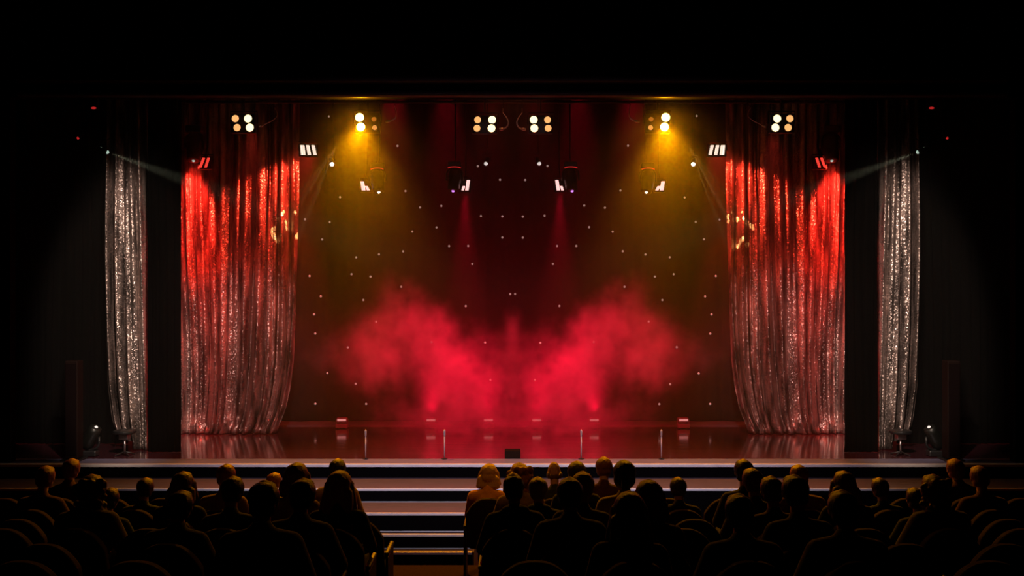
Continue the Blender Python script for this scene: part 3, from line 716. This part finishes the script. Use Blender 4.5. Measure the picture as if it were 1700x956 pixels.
def hair_mesh(kind):
    bm = BM()
    if kind in ('short', 'cropped'):
        g = 1.0 if kind == 'short' else .93
        ell(bm, (0, -.033, 1.238), (.092*g, .100*g, .092*g), sub=3); ell(bm, (0, -.062, 1.185), (.080*g, .070*g, .075), sub=3); ell(bm, (0, .03, 1.285), (.066*g, .055, .038))
    elif kind == 'bald':
        for s in (-1, 1): ell(bm, (s*.062, -.035, 1.185), (.026, .050, .042))
        ell(bm, (0, -.082, 1.175), (.062, .036, .045))
    else:
        ell(bm, (0, -.033, 1.238), (.097, .105, .094), sub=3); ell(bm, (0, .03, 1.288), (.068, .056, .038)); ell(bm, (0, -.07, 1.18), (.092, .075, .09), sub=3)
        if kind == 'long':
            for x in (-.075, -.05, -.02, .01, .04, .07):
                limb(bm, (x, -.085, 1.16), (x*1.35, -.165, .90+.02*math.sin(x*90)), .042, .030)
            for s in (-1, 1): limb(bm, (s*.085, -.02, 1.22), (s*.125, -.10, .97), .030, .034)
        if kind == 'bob':
            for x in (-.08, -.05, -.02, .02, .05, .08): limb(bm, (x, -.08, 1.16), (x*1.2, -.10, 1.085), .045, .040)
            for s in (-1, 1): limb(bm, (s*.085, -.005, 1.22), (s*.105, -.02, 1.10), .030, .034)
        if kind == 'wavy':
            rn = random.Random(5)
            for k in range(40):
                a = rn.uniform(0, 2*PI); z = rn.uniform(1.03, 1.30); ell(bm, (math.cos(a)*.098, -.05+math.sin(a)*.072, z), (.034, .030, .030))
        if kind == 'bun': ell(bm, (0, -.150, 1.255), (.045, .042, .045))
        if kind == 'ponytail': limb(bm, (0, -.12, 1.23), (0, -.185, 1.15), .026, .034); limb(bm, (0, -.185, 1.15), (.01, -.185, .93), .034, .016)
    me = remesh('hair', bm, .0085, 2)
    return strand(me, .0045, 9., 2.)
BODY = body_mesh(); TROU = trouser_mesh()
TOPS = {'shirt': top_mesh(), 'hoodie': top_mesh(True, .008), 'jacket': top_mesh(False, .018)}
HAIR = {k: hair_mesh(k) for k in ('short', 'cropped', 'bald', 'long', 'bob', 'wavy', 'bun', 'ponytail')}
def hm(name, c): return pm('hair_'+name, c, .42, stretch=(30, 30, 3), scale=6, bump=.5, var=.4)
HC = {'black': hm('black', (.012, .009, .008)), 'dark brown': hm('dark_brown', (.035, .018, .010)), 'brown': hm('brown', (.10, .045, .020)),
      'auburn': hm('auburn', (.17, .055, .022)), 'blond': hm('blond', (.62, .36, .13)), 'grey': hm('grey', (.20, .17, .14)), 'ginger': hm('ginger', (.36, .13, .03))}
def cm(name, c): return pm('cloth_'+name, c, .85, spec=.2, scale=80, bump=.3, sheen=.1)
CC = {'black': cm('black', (.010, .009, .010)), 'navy': cm('navy', (.012, .014, .030)), 'dark grey': cm('dark_grey', (.030, .030, .032)), 'maroon': cm('maroon', (.06, .012, .014)),
      'orange': cm('orange', (.85, .36, .06)), 'olive': cm('olive', (.10, .085, .03)), 'tan': cm('tan', (.34, .20, .08)), 'dark green': cm('dark_green', (.012, .03, .014)), 'cream': cm('cream', (.45, .36, .24))}
TRM = cm('trousers_dark', (.015, .015, .02))
for me in (BODY, ): me.materials.clear(); me.materials.append(M_SKIN)
for me in [TROU]+list(TOPS.values())+list(HAIR.values()): me.materials.clear(); me.materials.append(TRM)
def slot(o, m): o.material_slots[0].link = 'OBJECT'; o.material_slots[0].material = m
def person(loc, scale, rz, hair, hc, top, tc, label, wide=1.0):
    t = thing('person', label, 'person', loc, rz); t.scale = (scale*wide, scale, scale)
    b = link('body', BODY, t)
    h = link('hair', HAIR[hair], t); slot(h, HC[hc])
    c = link('top', TOPS[top], t); slot(c, CC[tc])
    link('trousers', TROU, t)
    return t

# heads in the photograph: x, top y, row (0 is nearest the stage), hair, hair colour, top, colour, label
PPL = [
 (75, 775, 1, 'short', 'auburn', 'shirt', 'maroon', 'leftmost spectator, in a maroon top, barely lit'),
 (118, 763, 0, 'short', 'auburn', 'jacket', 'maroon', 'spectator with reddish hair in front of the left column speaker'),
 (150, 790, 3, 'wavy', 'brown', 'jacket', 'olive', 'spectator with full wavy hair below the left floor moving light'),
 (182, 812, 2, 'short', 'dark brown', 'hoodie', 'dark green', 'dark-haired spectator in a green hooded top below the left outer curtain'),
 (241, 795, 1, 'short', 'dark brown', 'shirt', 'dark green', 'dark-haired spectator in a green shirt below the left black drape'),
 (303, 785, 2, 'bob', 'brown', 'shirt', 'black', 'spectator with a brown bob in front of the left inner curtain'),
 (300, 817, 4, 'short', 'black', 'jacket', 'black', 'spectator with black hair behind the brown bob on the left'),
 (375, 772, 1, 'short', 'ginger', 'shirt', 'tan', 'ginger-haired spectator in a tan shirt on the left'),
 (386, 793, 3, 'short', 'black', 'shirt', 'dark grey', 'black-haired spectator right behind the ginger-haired one on the left'),
 (437, 801, 5, 'short', 'black', 'jacket', 'navy', 'broad spectator in a navy jacket in the left block'),
 (455, 786, 0, 'short', 'ginger', 'shirt', 'olive', 'ginger-haired spectator in an olive shirt, left block'),
 (492, 770, 2, 'bob', 'auburn', 'shirt', 'tan', 'spectator with an auburn bob, left block'),
 (503, 797, 4, 'short', 'black', 'jacket', 'black', 'black-haired spectator in a black jacket, nearest the aisle in a rear row on the left'),
 (560, 763, 0, 'short', 'black', 'shirt', 'tan', 'black-haired spectator in a tan shirt, front row beside the aisle on the left'),
 (563, 783, 3, 'long', 'blond', 'shirt', 'dark grey', 'spectator with long blond hair beside the aisle on the left'),
 (812, 771, 0, 'bob', 'blond', 'shirt', 'orange', 'spectator with blond hair in an orange top beside the aisle on the right'),
 (862, 770, 1, 'wavy', 'ginger', 'shirt', 'tan', 'spectator with full ginger hair next to the orange top'),
 (852, 788, 3, 'cropped', 'black', 'hoodie', 'black', 'spectator with cropped black hair in a black hood before the full ginger hair'),
 (893, 794, 2, 'short', 'grey', 'hoodie', 'dark green', 'grey-haired spectator in a green hooded top, right block'),
 (920, 769, 0, 'bald', 'brown', 'shirt', 'dark grey', 'balding spectator with a brown fringe of hair in the front row'),
 (958, 767, 1, 'short', 'dark brown', 'shirt', 'navy', 'dark brown-haired spectator in a navy shirt right of the balding one'),
 (968, 785, 3, 'short', 'ginger', 'shirt', 'olive', 'ginger-haired spectator in an olive shirt, right block'),
 (946, 795, 4, 'short', 'black', 'jacket', 'black', 'big black-haired spectator in a black jacket, right block'),
 (1003, 760, 0, 'short', 'auburn', 'shirt', 'maroon', 'auburn-haired spectator in a maroon shirt, tallest in the right block'),
 (1037, 766, 2, 'ponytail', 'dark brown', 'shirt', 'cream', 'spectator with a dark ponytail in a cream top, right block'),
 (1078, 799, 4, 'bob', 'brown', 'shirt', 'dark grey', 'spectator with a brown bob in a dark grey top, right block'),
 (1046, 819, 5, 'long', 'dark brown', 'shirt', 'black', 'spectator with long dark hair nearest the camera in the right block'),
 (1126, 794, 1, 'short', 'dark brown', 'shirt', 'navy', 'dark-haired spectator in navy sitting apart in the right block'),
 (1235, 764, 1, 'short', 'black', 'shirt', 'black', 'tall black-haired spectator in a black shirt, right block'),
 (1249, 779, 2, 'short', 'brown', 'shirt', 'dark grey', 'brown-haired spectator right behind the tall black-haired one'),
 (1228, 823, 5, 'short', 'black', 'jacket', 'black', 'large black-haired spectator nearest the camera below the right inner curtain'),
 (1281, 793, 3, 'short', 'brown', 'shirt', 'maroon', 'brown-haired spectator in a maroon shirt below the right inner curtain'),
 (1327, 773, 1, 'short', 'ginger', 'shirt', 'tan', 'ginger-haired spectator in a tan shirt below the right inner curtain'),
 (1320, 791, 4, 'short', 'black', 'shirt', 'dark grey', 'black-haired spectator behind the ginger-haired one below the right inner curtain'),
 (1402, 784, 2, 'bob', 'brown', 'shirt', 'black', 'spectator with a brown bob at the outer edge of the right inner curtain'),
 (1400, 817, 5, 'short', 'black', 'jacket', 'black', 'spectator with black hair behind the brown bob on the right'),
 (1461, 795, 1, 'short', 'dark brown', 'shirt', 'dark green', 'dark-haired spectator in a green shirt below the right outer curtain'),
 (1520, 812, 2, 'short', 'dark brown', 'hoodie', 'dark green', 'dark-haired spectator in a green hooded top below the right stool'),
 (1551, 790, 3, 'wavy', 'brown', 'jacket', 'olive', 'spectator with full wavy hair below the right floor moving light'),
 (1586, 763, 0, 'short', 'auburn', 'jacket', 'maroon', 'spectator with reddish hair in front of the right column speaker'),
 (1627, 775, 1, 'short', 'auburn', 'shirt', 'maroon', 'rightmost spectator, in a maroon top, barely lit'),
]
taken = {i: [] for i in range(6)}
rp = random.Random(11)
ROWNAME = ['front row', 'second row', 'third row', 'fourth row', 'fifth row', 'sixth row']
ORD = ['aisle seat', 'second seat from the aisle', 'third seat from the aisle', 'fourth seat from the aisle', 'fifth seat from the aisle', 'sixth seat from the aisle', 'seventh seat from the aisle',
       'eighth seat from the aisle', 'ninth seat from the aisle', 'tenth seat from the aisle', 'eleventh seat from the aisle', 'twelfth seat from the aisle', 'thirteenth seat from the aisle']
for px, py, row, hair, hc, top, tc, lab in PPL:
    y, z = ROWS[row]
    X = (px-CX)*(y-.03)/F; ztop = CZ-(py-CY)*(y-.03)/F
    s = max(.86, min(1.16, (ztop-z)/1.335))
    dz = max(-.02, min(.05, ztop-z-1.335*s))
    person((X, y, z+.012), s, rp.uniform(-.12, .12), hair, hc, top, tc, lab)
    taken[row].append(X)
def seat_spots(row):
    occ = sorted(taken[row]); y, z = ROWS[row]
    lo_edge, hi_edge = -8.6, 8.6
    aisleL = -1.62 if row < 2 else (-1.36 if row < 4 else -1.30)
    aisleR = -.18 if row < 4 else .10
    out = [(x, True) for x in occ]; P = .562
    for side in (-1, 1):
        xs = [x for x in occ if (x < -.9) == (side < 0)]
        start, end = (lo_edge, aisleL) if side < 0 else (aisleR, hi_edge)
        lim = min(8.6, 850*y/F+.1)
        marks = [max(start, -lim)-P/2 if side < 0 else start-P]+xs+[end+P if side < 0 else min(end, lim)+P/2]
        for a, b in zip(marks, marks[1:]):
            n = int((b-a)/P+1e-6)-1
            if n > 0:
                step = (b-a)/(n+1)
                for k in range(1, n+1):
                    x = a+step*k
                    if all(abs(x-o) > .556 for o, _ in out): out.append((x, False))
    return out
first = True
for row in range(6):
    y, z = ROWS[row]; sp = seat_spots(row)
    for side in (-1, 1):
        L = sorted([q for q in sp if (q[0] < -.9) == (side < 0)], key=lambda q: abs(q[0]+.9))
        for k, (x, occd) in enumerate(L):
            o = SEAT0 if first else copy_tree(SEAT0); first = False
            o.location = (x, y, z)
            k2 = ORD[k] if k < len(ORD) else 'seat %d places from the aisle' % (k+1)
            if k >= len(ORD): k2 = ['fourteenth', 'fifteenth', 'sixteenth', 'seventeenth', 'eighteenth'][min(4, k-13)]+' seat from the aisle'
            o['label'] = '%s dark theatre seat, %s, %s of the %s block' % ('occupied' if occd else 'empty', k2, ROWNAME[row], SIDE[side])
            o['group'] = 'theatre seats in the %s' % ROWNAME[row]

# ------------------------------------------------------------------ smoke and haze
def vol_box(name, x, y0, y1, z0, z1):
    bm = BM(); box(bm, -x, x, y0, y1, z0, z1); me = bpy.data.meshes.new(name); bmesh.ops.recalc_face_normals(bm, faces=bm.faces); bm.to_mesh(me); bm.free()
    return link(name, me)
hz = vol_box('stage_haze', 8.7, 16.02, 20.45, ZS+.03, 8.4)
m = bpy.data.materials.new('thin_haze'); n, l = nodes(m); n.remove(n['Principled BSDF'])
vs = n.new('ShaderNodeVolumeScatter'); vs.inputs['Color'].default_value = (1, .96, .9, 1); vs.inputs['Density'].default_value = .022; vs.inputs['Anisotropy'].default_value = .35
l.new(vs.outputs[0], n['Material Output'].inputs['Volume']); hz.data.materials.append(m)
tag(hz, 'thin haze hanging in the air over the whole stage', 'haze', kind='stuff')

sm = vol_box('red_smoke', 5.2, 17.3, 20.4, ZS+.03, 4.6)
m = bpy.data.materials.new('rolling_smoke'); n, l = nodes(m); n.remove(n['Principled BSDF'])
def nd(t, **k):
    q = n.new(t)
    for a, b in k.items(): setattr(q, a, b)
    return q
def mth(op, a, b=None, c=None):
    q = nd('ShaderNodeMath', operation=op)
    for i, v in enumerate((a, b, c)):
        if v is None: continue
        if isinstance(v, (int, float)): q.inputs[i].default_value = v
        else: l.new(v, q.inputs[i])
    return q.outputs[0]
tc = nd('ShaderNodeTexCoord'); sx = nd('ShaderNodeSeparateXYZ'); l.new(tc.outputs['Object'], sx.inputs[0])
ax = mth('ABSOLUTE', sx.outputs[0]); cb = nd('ShaderNodeCombineXYZ'); l.new(ax, cb.inputs[0]); l.new(sx.outputs[1], cb.inputs[1]); l.new(sx.outputs[2], cb.inputs[2])
nz = nd('ShaderNodeTexNoise'); nz.inputs['Scale'].default_value = 1.3; nz.inputs['Detail'].default_value = 3; nz.inputs['Roughness'].default_value = .55
l.new(cb.outputs[0], nz.inputs['Vector'])
s2 = nd('ShaderNodeSeparateColor'); l.new(nz.outputs['Color'], s2.inputs[0])
X = mth('ADD', ax, mth('MULTIPLY', mth('SUBTRACT', s2.outputs[0], .5), .9))
Z = mth('ADD', sx.outputs[2], mth('MULTIPLY', mth('SUBTRACT', s2.outputs[1], .5), .8))
Yc = sx.outputs[1]
def gauss(cx, cz, sa, sb, ang, amp, cyy=19.15, sy=.62):
    ca, sa_ = math.cos(ang), math.sin(ang)
    dx = mth('SUBTRACT', X, cx); dz = mth('SUBTRACT', Z, cz)
    u = mth('MULTIPLY_ADD', dz, sa_, mth('MULTIPLY', dx, ca)); v = mth('MULTIPLY_ADD', dx, -sa_, mth('MULTIPLY', dz, ca))
    e = mth('ADD', mth('POWER', mth('ABSOLUTE', mth('DIVIDE', u, sa)), 2), mth('POWER', mth('ABSOLUTE', mth('DIVIDE', v, sb)), 2))
    e = mth('ADD', e, mth('POWER', mth('ABSOLUTE', mth('DIVIDE', mth('SUBTRACT', Yc, cyy), sy)), 2))
    return mth('MULTIPLY', mth('EXPONENT', mth('MULTIPLY', e, -1)), amp)
G = [gauss(1.62, 2.85, 1.0, .40, math.radians(56), 1.0), gauss(1.08, 1.75, .50, .95, 0, .8), gauss(2.55, 2.66, .42, .58, 0, .9), gauss(2.9, 2.6, .7, .6, 0, .16),
     gauss(0, 2.0, 1.1, .72, 0, .66), gauss(0, 2.95, .16, .42, 0, .5), gauss(1.0, 1.35, 1.3, .45, 0, .6), gauss(3.1, 2.6, .9, .55, 0, .12)]
tot = G[0]
for g in G[1:]: tot = mth('ADD', tot, g)
n2 = nd('ShaderNodeTexNoise'); n2.inputs['Scale'].default_value = 2.6; n2.inputs['Detail'].default_value = 5; n2.inputs['Roughness'].default_value = .6; l.new(cb.outputs[0], n2.inputs['Vector'])
f = mth('MAXIMUM', mth('MULTIPLY', mth('SUBTRACT', n2.outputs[0], .33), 3.4), 0)
dens = mth('MULTIPLY', mth('MAXIMUM', mth('SUBTRACT', mth('MULTIPLY', tot, f), .03), 0), 2.3)
vs = nd('ShaderNodeVolumeScatter'); vs.inputs['Color'].default_value = (1, .9, .9, 1); vs.inputs['Anisotropy'].default_value = .1
l.new(dens, vs.inputs['Density']); l.new(vs.outputs[0], n['Material Output'].inputs['Volume'])
sm.data.materials.append(m)
tag(sm, 'billowing smoke glowing red in the middle of the stage', 'smoke', kind='stuff')
